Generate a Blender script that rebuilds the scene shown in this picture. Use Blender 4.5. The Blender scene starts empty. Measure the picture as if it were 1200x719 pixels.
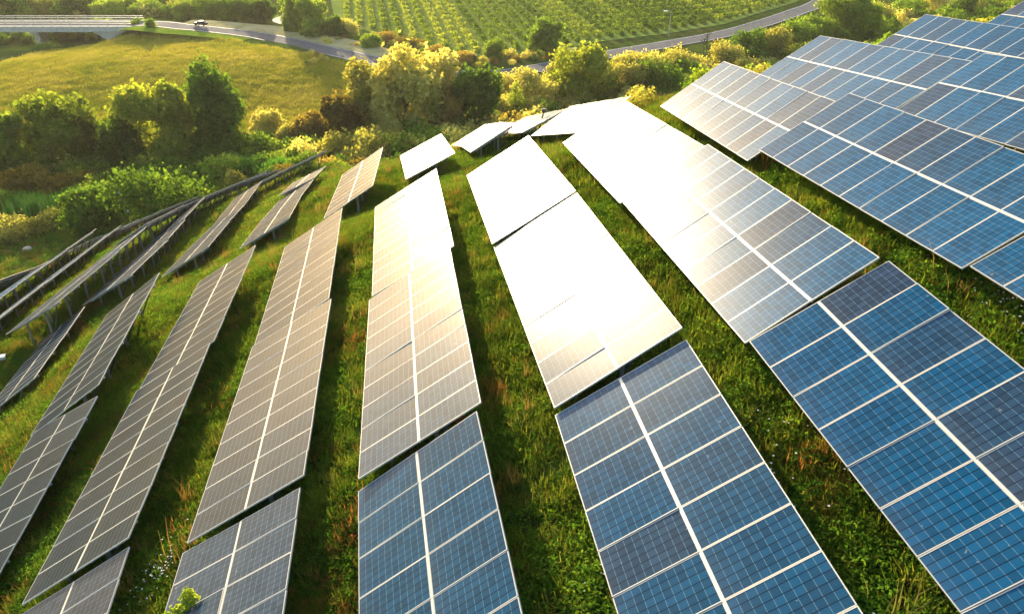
import bpy, bmesh, math, random
import numpy as np
from mathutils import Vector, Matrix

# ------------------------------------------------------------------ camera, sky, sun, exposure
S = bpy.context.scene
COL = S.collection
cam_d = bpy.data.cameras.new('camera')
cam = bpy.data.objects.new('camera', cam_d)
COL.objects.link(cam)
cam.location = (0, 0, 0)
cam.rotation_euler = (math.radians(90 - 31), 0, 0)
cam_d.sensor_width = 36
cam_d.lens = 905 / 1200 * 36
cam_d.clip_start = 0.2
cam_d.clip_end = 6000
S.camera = cam

SUN_EL, SUN_AZ = math.radians(10.3), math.radians(-18.5)     # azimuth from +Y towards +X
world = bpy.data.worlds.new('World')
S.world = world
world.use_nodes = True
wt = world.node_tree
bg = wt.nodes['Background']
sky = wt.nodes.new('ShaderNodeTexSky')
sky.sky_type = 'NISHITA'
sky.sun_disc = False
sky.sun_elevation = SUN_EL
sky.sun_rotation = SUN_AZ
sky.altitude = 200
sky.air_density = 1.0
sky.dust_density = 2.0
sky.ozone_density = 1.0
wt.links.new(sky.outputs[0], bg.inputs[0])
bg.inputs[1].default_value = 0.15

sun_d = bpy.data.lights.new('sun', 'SUN')
sun = bpy.data.objects.new('sun', sun_d)
COL.objects.link(sun)
sun_d.energy = 3.8
sun_d.angle = math.radians(0.53)
sun_d.color = (1.0, 0.82, 0.55)
sdir = Vector((math.sin(SUN_AZ) * math.cos(SUN_EL), math.cos(SUN_AZ) * math.cos(SUN_EL), math.sin(SUN_EL)))
sun.rotation_euler = sdir.to_track_quat('Z', 'Y').to_euler()

S.view_settings.view_transform = 'Standard'
S.view_settings.look = 'None'
S.view_settings.gamma = 1
S.view_settings.exposure = 1.66
S.render.engine = 'CYCLES'
S.cycles.use_denoising = True
S.cycles.max_bounces = 6
S.cycles.diffuse_bounces = 2
S.cycles.glossy_bounces = 3
S.cycles.transmission_bounces = 3
S.cycles.transparent_max_bounces = 4

rng = np.random.default_rng(7)
random.seed(7)

# ------------------------------------------------------------------ helpers
def tag(o, label=None, cat=None, group=None, kind=None):
    if label: o['label'] = label
    if cat: o['category'] = cat
    if group: o['group'] = group
    if kind: o['kind'] = kind
    return o

def empty(name, loc, rz=0.0):
    o = bpy.data.objects.new(name, None)
    COL.objects.link(o)
    o.empty_display_size = 0.3
    o.location = loc
    o.rotation_euler = (0, 0, rz)
    return o

def mesh_obj(name, me, parent=None, mats=None):
    o = bpy.data.objects.new(name, me)
    COL.objects.link(o)
    if parent: o.parent = parent
    if mats:
        for m in mats: me.materials.append(m)
    return o

def np_mesh(name, V, F, mats=None, midx=None, smooth=False):
    """quads or tris given as an int array"""
    V = np.asarray(V, np.float32); F = np.asarray(F, np.int32)
    me = bpy.data.meshes.new(name)
    k = F.shape[1]
    me.vertices.add(len(V)); me.vertices.foreach_set('co', V.ravel())
    me.loops.add(F.size); me.loops.foreach_set('vertex_index', F.ravel())
    me.polygons.add(len(F))
    me.polygons.foreach_set('loop_start', np.arange(0, F.size, k, dtype=np.int32))
    me.polygons.foreach_set('loop_total', np.full(len(F), k, np.int32))
    if midx is not None: me.polygons.foreach_set('material_index', np.asarray(midx, np.int32))
    me.polygons.foreach_set('use_smooth', np.full(len(F), smooth))
    me.update(calc_edges=True)
    if mats:
        for m in mats: me.materials.append(m)
    return me

class MB:
    """collects boxes, bars and tubes into one mesh"""
    def __init__(s): s.v = []; s.f = []; s.m = []
    def box(s, a, b, m=0):
        x0, y0, z0 = a; x1, y1, z1 = b
        i = len(s.v)
        s.v += [(x0,y0,z0),(x1,y0,z0),(x1,y1,z0),(x0,y1,z0),(x0,y0,z1),(x1,y0,z1),(x1,y1,z1),(x0,y1,z1)]
        for q in ((0,3,2,1),(4,5,6,7),(0,1,5,4),(1,2,6,5),(2,3,7,6),(3,0,4,7)):
            s.f.append(tuple(i + k for k in q)); s.m.append(m)
    def bar(s, a, b, w, h, m=0, up=(0,0,1)):
        a = Vector(a); b = Vector(b); d = (b - a).normalized()
        u = Vector(up)
        if abs(d.dot(u)) > 0.98: u = Vector((1,0,0))
        x = d.cross(u).normalized() * (w / 2); y = d.cross(x).normalized() * (h / 2)
        i = len(s.v)
        for p in (a, b):
            for sx, sy in ((-1,-1),(1,-1),(1,1),(-1,1)): s.v.append(tuple(p + x*sx + y*sy))
        for q in ((0,3,2,1),(4,5,6,7),(0,1,5,4),(1,2,6,5),(2,3,7,6),(3,0,4,7)):
            s.f.append(tuple(i + k for k in q)); s.m.append(m)
    def tube(s, pts, rad, n=8, m=0, cap=True):
        pts = [Vector(p) for p in pts]
        if not hasattr(rad, '__len__'): rad = [rad] * len(pts)
        base = len(s.v); ref = Vector((0.3, 0.9, 0.2)).normalized()
        for k, p in enumerate(pts):
            d = (pts[min(k+1, len(pts)-1)] - pts[max(k-1, 0)]).normalized()
            x = d.cross(ref)
            if x.length < 1e-3: x = d.cross(Vector((1,0,0)))
            x.normalize(); y = d.cross(x)
            for j in range(n):
                a = 2*math.pi*j/n
                s.v.append(tuple(p + (x*math.cos(a) + y*math.sin(a)) * rad[k]))
        for k in range(len(pts)-1):
            for j in range(n):
                j2 = (j+1) % n
                s.f.append((base+k*n+j, base+k*n+j2, base+(k+1)*n+j2, base+(k+1)*n+j)); s.m.append(m)
        if cap:
            s.f.append(tuple(base+j for j in range(n))[::-1]); s.m.append(m)
            e = base+(len(pts)-1)*n
            s.f.append(tuple(e+j for j in range(n))); s.m.append(m)
    def mesh(s, name, mats, smooth=False):
        me = bpy.data.meshes.new(name)
        me.from_pydata(s.v, [], s.f); me.update()
        for m in mats: me.materials.append(m)
        me.polygons.foreach_set('material_index', s.m)
        if smooth: me.polygons.foreach_set('use_smooth', [True]*len(s.f))
        return me
    def build(s, name, mats, parent=None, smooth=False):
        if not isinstance(mats, (list, tuple)): mats = [mats]
        return mesh_obj(name, s.mesh(name, mats, smooth), parent)

# ------------------------------------------------------------------ node material helpers
def new_mat(name):
    m = bpy.data.materials.new(name); m.use_nodes = True
    nt = m.node_tree; nt.nodes.clear()
    out = nt.nodes.new('ShaderNodeOutputMaterial')
    return m, nt, out
def N(nt, t, **kw):
    n = nt.nodes.new(t)
    for k, v in kw.items():
        if k.startswith('i_'):
            key = k[2:]
            n.inputs[int(key) if key.isdigit() else key.replace('_', ' ')].default_value = v
        else: setattr(n, k, v)
    return n
def mth(nt, op, a, b=None, c=None):
    n = nt.nodes.new('ShaderNodeMath'); n.operation = op
    for i, x in enumerate((a, b, c)):
        if x is None: continue
        if isinstance(x, (int, float)): n.inputs[i].default_value = x
        else: nt.links.new(x, n.inputs[i])
    return n.outputs[0]
def ramp(nt, fac, stops):
    n = nt.nodes.new('ShaderNodeValToRGB'); e = n.color_ramp.elements
    while len(e) < len(stops): e.new(0.5)
    for k, (p, c) in enumerate(stops): e[k].position = p; e[k].color = (*c, 1)
    nt.links.new(fac, n.inputs[0])
    return n.outputs[0]
def mixc(nt, fac, a, b, mode='MIX'):
    n = nt.nodes.new('ShaderNodeMix'); n.data_type = 'RGBA'; n.blend_type = mode
    for i, x in ((0, fac), (6, a), (7, b)):
        if isinstance(x, (int, float)): n.inputs[i].default_value = x
        elif isinstance(x, tuple): n.inputs[i].default_value = (*x, 1)
        else: nt.links.new(x, n.inputs[i])
    return n.outputs[2]
def noise(nt, scale, detail=4, rough=0.55, vec=None, out=0):
    n = nt.nodes.new('ShaderNodeTexNoise')
    n.inputs['Scale'].default_value = scale; n.inputs['Detail'].default_value = detail; n.inputs['Roughness'].default_value = rough
    if vec is not None: nt.links.new(vec, n.inputs['Vector'])
    return n.outputs[out]
def wpos(nt): return nt.nodes.new('ShaderNodeNewGeometry').outputs['Position']
def simple(name, col, rough=0.6, metal=0.0, var=0.15, scale=6.0, spec=0.4):
    m, nt, out = new_mat(name)
    b = N(nt, 'ShaderNodeBsdfPrincipled'); b.inputs['Roughness'].default_value = rough; b.inputs['Metallic'].default_value = metal
    b.inputs['Specular IOR Level'].default_value = spec
    tc = nt.nodes.new('ShaderNodeTexCoord')
    n = noise(nt, scale, 5, 0.6, tc.outputs['Object'])
    lo = tuple(c*(1-var) for c in col); hi = tuple(min(1, c*(1+var)) for c in col)
    nt.links.new(ramp(nt, n, [(0.3, lo), (0.7, hi)]), b.inputs['Base Color'])
    nt.links.new(b.outputs[0], out.inputs[0])
    return m

# ------------------------------------------------------------------ data: pose of every solar table
# near low corner x, y, z; azimuth, slope along the row, tilt (degrees)
TABLES = {
    'B1': (-1.72, 2.99, -12.48, -10.08, -1.15, 34.36),
    'B2': (-3.49, 13.09, -12.47, -8.18, -6.35, 31.28),
    'B3': (-4.84, 23.17, -13.51, -8.54, -5.7, 29.5),
    'C1': (2.43, 3.65, -10.79, -8.25, -1.53, 30.86),
    'C2': (0.97, 13.75, -10.94, -9.0, -5.35, 31.64),
    'C3': (-0.66, 23.8, -11.81, -8.09, -7.89, 30.18),
    'D1': (6.92, 4.22, -9.45, -9.62, 0.15, 31.33),
    'D2': (5.17, 14.23, -9.51, -8.06, -5.27, 33.47),
    'D3': (3.68, 24.26, -10.51, -7.66, -7.39, 32.6),
    'E1': (11.21, 4.58, -7.21, -8.22, -3.1, 30.33),
    'E2': (9.68, 14.65, -7.87, -8.49, -5.01, 31.16),
    'E3': (7.92, 24.74, -9.18, -6.78, -6.17, 33.63),
    'F2': (14.11, 15.26, -6.41, -8.58, -7.1, 31.77),
    'F3': (12.34, 25.34, -7.9, -7.81, -7.05, 30.76),
    'G3': (18.49, 28.45, -7.85, -8.37, -5.42, 30.62),
    'A1': (-6.35, 2.77, -13.92, -8.35, -3.35, 28.6),
    'A2': (-7.76, 12.94, -14.39, -8.43, -5.82, 29.03),
    'A3': (-9.26, 22.98, -15.58, -8.62, -5.15, 31.64),
    'K2': (-12.15, 12.63, -16.23, -8.73, -5.33, 30.76),
    'K3': (-13.62, 22.72, -17.16, -8.53, -6.14, 30.2),
    'K1': (-10.12, 2.51, -15.59, -11.4, -4.09, 29.35),
    'J1': (-17.26, 11.98, -19.88, -1.46, 7.46, 31.89),
    'J2': (-17.61, 21.79, -18.64, -10.54, -4.62, 34.34),
    'I2': (-24.75, 27.86, -23.07, -15.79, -10.64, 33.03),
    'A4': (-10.46, 39.35, -17.96, -5.53, -7.32, 31.94),
    'B4': (-6.39, 43.98, -17.46, -9.99, -11.69, 24.37),
    'C4': (-2.59, 46.62, -16.72, -6.89, -17.25, 30.26),
    'C5': (-3.8, 56.3, -19.72, -8.72, -18.35, 28.81),
    'D4': (3.62, 39.45, -13.07, -15.1, -18.92, 29.27),
    'D5': (0.71, 48.85, -16.17, -15.51, -19.48, 21.71),
    'K4': (-15.78, 40.09, -20.2, -11.51, -15.7, 27.55),
    'K5': (-17.77, 49.8, -22.98, -9.0, -14.36, 28.42),
    'K6': (-19.41, 59.69, -25.17, -8.14, -15.06, 23.57),
    'J3': (-21.53, 41.65, -22.92, -12.6, -15.05, 28.32),
    'J4': (-23.67, 51.23, -25.57, -13.94, -16.77, 28.57),
    'J5': (-26.03, 60.98, -28.59, -7.92, -9.01, 29.85),
    'J6': (-27.45, 71.23, -30.18, 3.43, -11.69, 30.77),
    'J7': (-26.86, 81.38, -32.25, 8.21, -9.52, 30.86),
    'I3': (-25.61, 39.53, -23.67, -11.58, -13.44, 27.7),
    'I4': (-27.54, 49.12, -26.02, -16.62, -16.06, 27.86),
    'I5': (-30.44, 58.7, -28.87, -11.35, -11.73, 30.1),
    'I6': (-32.46, 68.82, -30.91, 1.35, -13.57, 31.12),
    'I7': (-32.24, 78.95, -33.31, 8.42, -12.53, 31.0),
    'H3': (-28.25, 36.17, -23.55, -7.01, -9.77, 28.54),
    'H4': (-29.4, 45.89, -25.25, -15.81, -15.52, 28.28),
    'H5': (-32.09, 55.7, -27.85, -6.38, -15.05, 31.18),
    'H6': (-33.24, 65.79, -30.49, 3.17, -12.58, 30.91),
    'H7': (-32.7, 75.92, -32.7, 8.42, -10.41, 30.97),
    'P3': (-32.71, 36.44, -25.43, -13.31, -13.39, 30.73),
    'P4': (-35.02, 46.13, -27.77, -13.18, -13.29, 29.38),
    'P5': (-37.27, 55.79, -30.13, -13.65, -13.93, 30.03),
    'P6': (-39.59, 65.65, -32.74, -3.81, -14.45, 29.69),
    'P7': (-40.25, 75.67, -35.33, 1.87, -13.55, 30.51),
    'Q3': (-36.08, 38.28, -26.44, -12.85, -12.7, 26.06),
    'Q4': (-38.27, 47.97, -28.72, -13.6, -13.76, 27.35),
    'Q5': (-40.56, 57.58, -31.21, -14.68, -14.49, 29.62),
    'Q6': (-42.88, 67.26, -34.3, -5.71, -14.57, 26.06),
    'S3': (-40.7, 39.75, -27.52, -11.44, -15.68, 30.48),
    'S4': (-42.65, 49.37, -30.23, -11.46, -19.31, 30.89),
    'S5': (-44.55, 58.81, -33.63, -13.09, -17.0, 30.41),
    'S6': (-46.77, 68.33, -36.62, -13.1, -16.97, 30.48),
    'G2': (19.97, 18.38, -6.89, -8.37, -5.42, 30.62),
    'R3': (24.09, 29.65, -7.15, -8.37, -5.42, 30.62),
}

W, P = 3.36, 1.01
def axes(az, sl, ti):
    az, sl, ti = map(math.radians, (az, sl, ti))
    v = np.array([math.sin(az)*math.cos(sl), math.cos(az)*math.cos(sl), math.sin(sl)])
    h = np.array([math.cos(az), -math.sin(az), 0.0]); w = np.cross(h, v)
    return h*math.cos(ti) + w*math.sin(ti), v

# ------------------------------------------------------------------ terrain height
CP = []
for p in TABLES.values():
    u, v = axes(*p[3:])
    for k in (0, 5, 10): CP.append(np.array(p[:3]) + v*P*k - np.array([0, 0, 0.8]))
for x, z in ((-22,-22.5),(-12,-18.4),(-4,-14.8),(4,-11.3),(12,-8),(20,-5.5)): CP.append((x+1, -14, z+1.2))
for y, z in ((5,-25),(20,-26.5),(35,-29)): CP.append((-32 if y < 35 else -44, y, z))
for y in (-10,10,30,50): CP.append((-60, y, -33-.05*y))
for y in (-10,10,30): CP.append((40, y, -1-.08*y))
CP += [(34,42,-6.5),(26,43,-9),(18,42,-10.5),(12,46,-12.5),(40,55,-9),(25,60,-16),(12,64,-19.5),(60,60,-8),(60,30,-2),(70,90,-22),
       (45,90,-27),(20,90,-31),(0,92,-34.5),(-20,94,-36.5),(-45,92,-40.5),(-65,75,-41),(-85,60,-43),(-85,100,-45),(-60,110,-45),
       (-30,118,-44),(0,120,-43.5),(30,120,-41),(60,120,-36),(100,110,-30),(110,60,-12),(110,0,0),(90,-30,0),(-90,-30,-40),(0,-45,-12),
       (-40,-40,-24),(45,-40,-2)]
for y in (150,190,230,280,340,420):
    for x in (-260,-200,-150,-100,-50,0,50,100,150,200,260): CP.append((x, y, -47))
for x in (-200,-150,-120): CP += [(x,110,-46.5),(x,60,-45)]
for x in (150,200): CP += [(x,110,-32),(x,60,-18)]
CP = np.array([tuple(c) for c in CP], float)
_D = 80.0
def _k(r2):
    r2 = np.maximum(r2, 1e-12); return .5*r2*np.log(r2)
_X = CP[:, :2]/_D; _n = len(_X)
_K = _k(((_X[:, None]-_X[None])**2).sum(-1)) + np.eye(_n)*2e-4
_P = np.c_[np.ones(_n), _X]
_s = np.linalg.solve(np.block([[_K, _P], [_P.T, np.zeros((3, 3))]]), np.r_[CP[:, 2], 0, 0, 0])
def smooth01(t):
    t = np.clip(t, 0, 1); return t*t*(3-2*t)
def H(x, y):
    x = np.asarray(x, float); y = np.asarray(y, float); sh = x.shape
    q = np.c_[x.ravel(), y.ravel()]/_D
    qc = np.c_[np.clip(q[:, 0], -260/_D, 260/_D), np.clip(q[:, 1], -45/_D, 420/_D)]
    o = np.empty(len(q))
    for i in range(0, len(q), 4000):
        b = qc[i:i+4000]
        o[i:i+4000] = _k(((b[:, None]-_X[None])**2).sum(-1)) @ _s[:_n] + _s[_n] + b @ _s[_n+1:]
    z = o.reshape(sh)
    t = smooth01((y-150)/20)
    z = z*(1-t) - 47*t
    z = z + 3.0*np.exp(-((x+70)/55)**2 - ((y-190)/28)**2)
    z = z + 4.0/(1+np.exp(-(x+107)/1.6))*np.exp(-((x+96)/26)**2)*np.exp(-((y-222)/13)**2) - 1.2/(1+np.exp((x+112)/4.0))*np.exp(-((y-222)/20)**2)
    far = smooth01((y-480)/900)
    z = z + far*(18 + 9*np.sin(x/310.+1.0) + 6*np.sin(x/127.))
    return z
def Hs(x, y): return float(H(np.array([x]), np.array([y]))[0])

# ------------------------------------------------------------------ materials
def leafy(name, c_dark, c_mid, c_light, transl=0.64, scale=0.6, rnd=0.35):
    m, nt, out = new_mat(name)
    oi = nt.nodes.new('ShaderNodeObjectInfo')
    pos = wpos(nt)
    n1 = noise(nt, scale, 3, 0.6, pos)
    n2 = noise(nt, scale*7, 2, 0.5, pos)
    f = mth(nt, 'ADD', mth(nt, 'MULTIPLY', n1, 0.7), mth(nt, 'MULTIPLY', n2, 0.45))
    f = mth(nt, 'ADD', f, mth(nt, 'MULTIPLY', mth(nt, 'SUBTRACT', oi.outputs['Random'], 0.5), rnd))
    c = ramp(nt, f, [(0.36, c_dark), (0.56, c_mid), (0.78, c_light)])
    d = N(nt, 'ShaderNodeBsdfDiffuse'); t = N(nt, 'ShaderNodeBsdfTranslucent')
    nt.links.new(c, d.inputs[0])
    tcol = mixc(nt, 1.0, c, (1.25, 1.1, 0.55), 'MULTIPLY')
    nt.links.new(tcol, t.inputs[0])
    mx = N(nt, 'ShaderNodeMixShader'); mx.inputs[0].default_value = transl
    nt.links.new(d.outputs[0], mx.inputs[1]); nt.links.new(t.outputs[0], mx.inputs[2])
    nt.links.new(mx.outputs[0], out.inputs[0])
    return m
M = {}
M['leaf_dark'] = leafy('dark_green_leaves', (.04,.095,.014), (.10,.20,.024), (.26,.36,.05))
M['leaf_green'] = leafy('green_leaves', (.06,.14,.016), (.14,.26,.028), (.30,.41,.06))
M['leaf_olive'] = leafy('olive_leaves', (.12,.19,.022), (.26,.34,.04), (.50,.53,.09))
M['leaf_gold'] = leafy('golden_leaves', (.28,.29,.06), (.48,.48,.13), (.66,.63,.23))
M['leaf_brown'] = leafy('brown_leaves', (.11,.10,.022), (.25,.20,.045), (.42,.34,.09))
M['leaf_reed'] = leafy('reed_leaves', (.05,.15,.02), (.10,.29,.04), (.22,.42,.08))
M['leaf_vine'] = leafy('vine_leaves', (.05,.11,.010), (.12,.21,.022), (.23,.31,.045), scale=0.25)
M['leaf_vine_gold'] = leafy('yellow_vine_leaves', (.09,.155,.014), (.18,.27,.028), (.31,.38,.06), scale=0.25)
M['bark'] = simple('bark', (.07,.05,.035), 0.9, var=0.4, scale=9)
M['bark_pale'] = simple('pale_bark', (.16,.12,.08), 0.9, var=0.3, scale=9)

def grass_mat(name, stops, transl=0.5, scale=0.35):
    m, nt, out = new_mat(name)
    oi = nt.nodes.new('ShaderNodeObjectInfo')
    n1 = noise(nt, scale, 4, 0.65, oi.outputs['Location'])
    f = mth(nt, 'ADD', n1, mth(nt, 'MULTIPLY', mth(nt, 'SUBTRACT', oi.outputs['Random'], 0.5), 0.30))
    c = ramp(nt, f, stops)
    d = N(nt, 'ShaderNodeBsdfDiffuse'); t = N(nt, 'ShaderNodeBsdfTranslucent')
    nt.links.new(c, d.inputs[0]); nt.links.new(mixc(nt, 1.0, c, (1.2, 1.1, .6), 'MULTIPLY'), t.inputs[0])
    mx = N(nt, 'ShaderNodeMixShader'); mx.inputs[0].default_value = transl
    nt.links.new(d.outputs[0], mx.inputs[1]); nt.links.new(t.outputs[0], mx.inputs[2])
    nt.links.new(mx.outputs[0], out.inputs[0])
    return m
M['grass'] = grass_mat('grass_blades', [(0.26, (.36,.16,.05)), (0.34, (.22,.18,.035)), (0.43, (.10,.16,.018)), (0.58, (.17,.235,.026)), (0.76, (.37,.36,.06))])
M['weed'] = grass_mat('weed_leaves', [(0.3, (.06,.13,.015)), (0.5, (.10,.23,.022)), (0.7, (.20,.33,.035))])
M['straw'] = grass_mat('straw', [(0.3, (.22,.12,.04)), (0.5, (.28,.20,.07)), (0.7, (.22,.21,.06))])

def ground_mat(name, scales, stops, bump=0.4, bscale=3.0, stops2=None, s2=0.05):
    m, nt, out = new_mat(name)
    pos = wpos(nt)
    n1 = noise(nt, scales[0], 6, 0.65, pos); n2 = noise(nt, scales[1], 6, 0.7, pos)
    f = mth(nt, 'ADD', mth(nt, 'MULTIPLY', n1, 0.55), mth(nt, 'MULTIPLY', n2, 0.45))
    c = ramp(nt, f, stops)
    if stops2:
        n3 = noise(nt, s2, 5, 0.6, pos)
        c = mixc(nt, ramp(nt, n3, [(0.42, (0,0,0)), (0.6, (1,1,1))]), c, ramp(nt, f, stops2))
    b = N(nt, 'ShaderNodeBsdfPrincipled'); b.inputs['Roughness'].default_value = 1.0; b.inputs['Specular IOR Level'].default_value = 0.0
    nt.links.new(c, b.inputs['Base Color'])
    bp = N(nt, 'ShaderNodeBump'); bp.inputs['Strength'].default_value = bump; bp.inputs['Distance'].default_value = 0.5
    nt.links.new(noise(nt, bscale, 8, 0.7, pos), bp.inputs['Height']); nt.links.new(bp.outputs[0], b.inputs['Normal'])
    nt.links.new(b.outputs[0], out.inputs[0])
    return m
M['ground'] = ground_mat('meadow_ground', (0.5, 3.0), [(0.32, (.045,.035,.014)), (0.45, (.04,.07,.012)), (0.56, (.075,.125,.016)), (0.68, (.15,.18,.03))],
                         stops2=[(0.32, (.07,.045,.02)), (0.46, (.06,.07,.018)), (0.58, (.10,.12,.025)), (0.7, (.17,.16,.04))])
M['field'] = ground_mat('dry_field_ground', (0.06, 0.7), [(0.40, (.17,.20,.02)), (0.47, (.31,.29,.032)), (0.53, (.42,.34,.045)), (0.62, (.50,.41,.08))], 0.8, 1.2,
                        stops2=[(0.40, (.10,.145,.014)), (0.47, (.18,.20,.022)), (0.54, (.28,.25,.03)), (0.62, (.38,.31,.06))], s2=0.035)
M['vine_ground'] = ground_mat('vineyard_ground', (0.2, 1.5), [(0.35, (.12,.18,.03)), (0.5, (.20,.27,.05)), (0.65, (.30,.34,.08))], 0.4)
M['verge'] = ground_mat('verge_ground', (0.3, 2.0), [(0.35, (.26,.23,.08)), (0.5, (.44,.37,.17)), (0.65, (.52,.46,.27))], 0.4)
M['bank'] = ground_mat('bright_bank_grass', (0.3, 2.0), [(0.35, (.09,.16,.015)), (0.5, (.17,.26,.022)), (0.65, (.28,.34,.04))], 0.6)
M['asphalt'] = simple('asphalt', (.12,.122,.13), 0.95, var=0.2, scale=0.6, spec=0.05)
M['gravel'] = simple('gravel', (.36,.33,.26), 0.9, var=0.2, scale=0.8)
M['paint'] = simple('road_paint', (.7,.69,.64), 0.6, var=0.1, scale=1)
M['concrete'] = simple('concrete', (.42,.41,.37), 0.85, var=0.18, scale=0.9)
M['concrete_warm'] = simple('stained_concrete', (.36,.33,.26), 0.85, var=0.3, scale=1.4)
M['steel'] = simple('galvanised_steel', (.42,.43,.43), 0.45, 0.7, var=0.12, scale=8)
M['dark_steel'] = simple('dark_steel', (.12,.11,.10), 0.6, 0.4, var=0.2, scale=8)
M['alu'] = simple('pale_aluminium', (.50,.49,.45), 0.45, 0.15, var=0.05, scale=3, spec=0.3)
M['rail_cap'] = simple('cream_aluminium', (.70,.65,.50), 0.45, 0.1, var=0.05, scale=3, spec=0.3)
M['backsheet'] = simple('backsheet', (.10,.10,.105), 0.7, var=0.1)
M['white'] = simple('white_paint', (.8,.8,.77), 0.6, var=0.05)
M['stone'] = simple('pale_stone', (.5,.47,.4), 0.9, var=0.2)
M['car_paint'] = simple('black_car_paint', (.012,.012,.015), 0.5, var=0.05, spec=0.15)
M['rubber'] = simple('rubber', (.015,.015,.015), 0.8)
M['window'] = simple('dark_glass', (.02,.025,.03), 0.1, spec=0.6)
M['teal'] = simple('teal_paint', (.03,.20,.19), 0.5)
M['lamp'] = simple('lamp_cover', (.75,.75,.72), 0.3)
M['petal'] = simple('petals', (.75,.74,.66), 0.7, var=0.08)

def solar_mat():
    m, nt, out = new_mat('solar_cells')
    uv = nt.nodes.new('ShaderNodeUVMap'); uv.uv_map = 'UVMap'
    sx = nt.nodes.new('ShaderNodeSeparateXYZ'); nt.links.new(uv.outputs[0], sx.inputs[0])
    oi = nt.nodes.new('ShaderNodeObjectInfo')
    cx = mth(nt, 'MULTIPLY', sx.outputs[0], 10.0); cy = mth(nt, 'MULTIPLY', sx.outputs[1], 6.0)
    fx = mth(nt, 'ABSOLUTE', mth(nt, 'SUBTRACT', mth(nt, 'FRACT', cx), 0.5))
    fy = mth(nt, 'ABSOLUTE', mth(nt, 'SUBTRACT', mth(nt, 'FRACT', cy), 0.5))
    lx = mth(nt, 'GREATER_THAN', fx, 0.468)          # pale gaps across the short side
    ly = mth(nt, 'GREATER_THAN', fy, 0.44)          # gaps along the long side
    bus = mth(nt, 'GREATER_THAN', mth(nt, 'ABSOLUTE', mth(nt, 'SUBTRACT', mth(nt, 'FRACT', mth(nt, 'MULTIPLY', cy, 2.0)), 0.5)), 0.47)
    # one tone per cell
    comb = nt.nodes.new('ShaderNodeCombineXYZ')
    nt.links.new(mth(nt, 'FLOOR', cx), comb.inputs[0]); nt.links.new(mth(nt, 'FLOOR', cy), comb.inputs[1]); nt.links.new(mth(nt, 'MULTIPLY', oi.outputs['Random'], 97.0), comb.inputs[2])
    wn = nt.nodes.new('ShaderNodeTexWhiteNoise'); nt.links.new(comb.outputs[0], wn.inputs['Vector'])
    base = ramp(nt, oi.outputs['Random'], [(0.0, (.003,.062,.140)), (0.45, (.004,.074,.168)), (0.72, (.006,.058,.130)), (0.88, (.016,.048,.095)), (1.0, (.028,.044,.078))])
    base = mixc(nt, oi.outputs['Alpha'], base, oi.outputs['Color'])      # per-table tint, paints the left rows' grey reflections into the colour
    v = mth(nt, 'MULTIPLY_ADD', wn.outputs['Value'], 0.45, 0.78)
    hsv = nt.nodes.new('ShaderNodeHueSaturation'); nt.links.new(v, hsv.inputs['Value']); nt.links.new(base, hsv.inputs['Color'])
    c = mixc(nt, mth(nt, 'MULTIPLY', bus, 0.08), hsv.outputs[0], (.18,.24,.30))
    c = mixc(nt, mth(nt, 'MULTIPLY', lx, 0.6), c, (.14,.25,.33))
    c = mixc(nt, mth(nt, 'MULTIPLY', ly, 0.9), c, (.003,.010,.024))
    # dust: whiter and rougher where it gathers
    tc = nt.nodes.new('ShaderNodeTexCoord')
    pos = wpos(nt)
    dn = noise(nt, 0.9, 6, 0.65, pos)
    dust = ramp(nt, dn, [(0.40, (0,0,0)), (0.75, (1,1,1))])
    low = mth(nt, 'POWER', mth(nt, 'SUBTRACT', 1.0, sx.outputs[0]), 6.0)
    df = mth(nt, 'ADD', mth(nt, 'MULTIPLY', dust, 0.025), mth(nt, 'MULTIPLY', low, 0.06))
    c = mixc(nt, df, c, (.34,.31,.27))
    c = mixc(nt, mth(nt, 'MULTIPLY', mth(nt, 'GREATER_THAN', noise(nt, 7.0, 2, 0.5, pos), 0.755), 0.28), c, (.42,.41,.38))
    # matt cells under anti-reflective glass: a tight lobe of the glass, a broad one of the dust film
    d = N(nt, 'ShaderNodeBsdfDiffuse'); nt.links.new(c, d.inputs[0])
    g1 = N(nt, 'ShaderNodeBsdfGlossy'); g2 = N(nt, 'ShaderNodeBsdfGlossy')
    nt.links.new(mth(nt, 'ADD', mth(nt, 'MULTIPLY', dn, 0.10), mth(nt, 'MULTIPLY_ADD', oi.outputs['Random'], 0.05, 0.17)), g1.inputs['Roughness'])
    g2.distribution = 'BECKMANN'; g2.inputs['Roughness'].default_value = 0.38
    g1.inputs['Color'].default_value = (.97,.97,.97,1); g2.inputs['Color'].default_value = (.95,.93,.88,1)
    gm = N(nt, 'ShaderNodeMixShader'); gm.inputs[0].default_value = 0.72
    nt.links.new(g1.outputs[0], gm.inputs[1]); nt.links.new(g2.outputs[0], gm.inputs[2])
    fr = N(nt, 'ShaderNodeFresnel'); fr.inputs['IOR'].default_value = 1.38
    ms = N(nt, 'ShaderNodeMixShader'); nt.links.new(mth(nt, 'MINIMUM', mth(nt, 'MULTIPLY', fr.outputs[0], 0.60), 0.080), ms.inputs[0])
    nt.links.new(d.outputs[0], ms.inputs[1]); nt.links.new(gm.outputs[0], ms.inputs[2])
    nt.links.new(ms.outputs[0], out.inputs[0])
    return m
M['cells'] = solar_mat()

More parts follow.
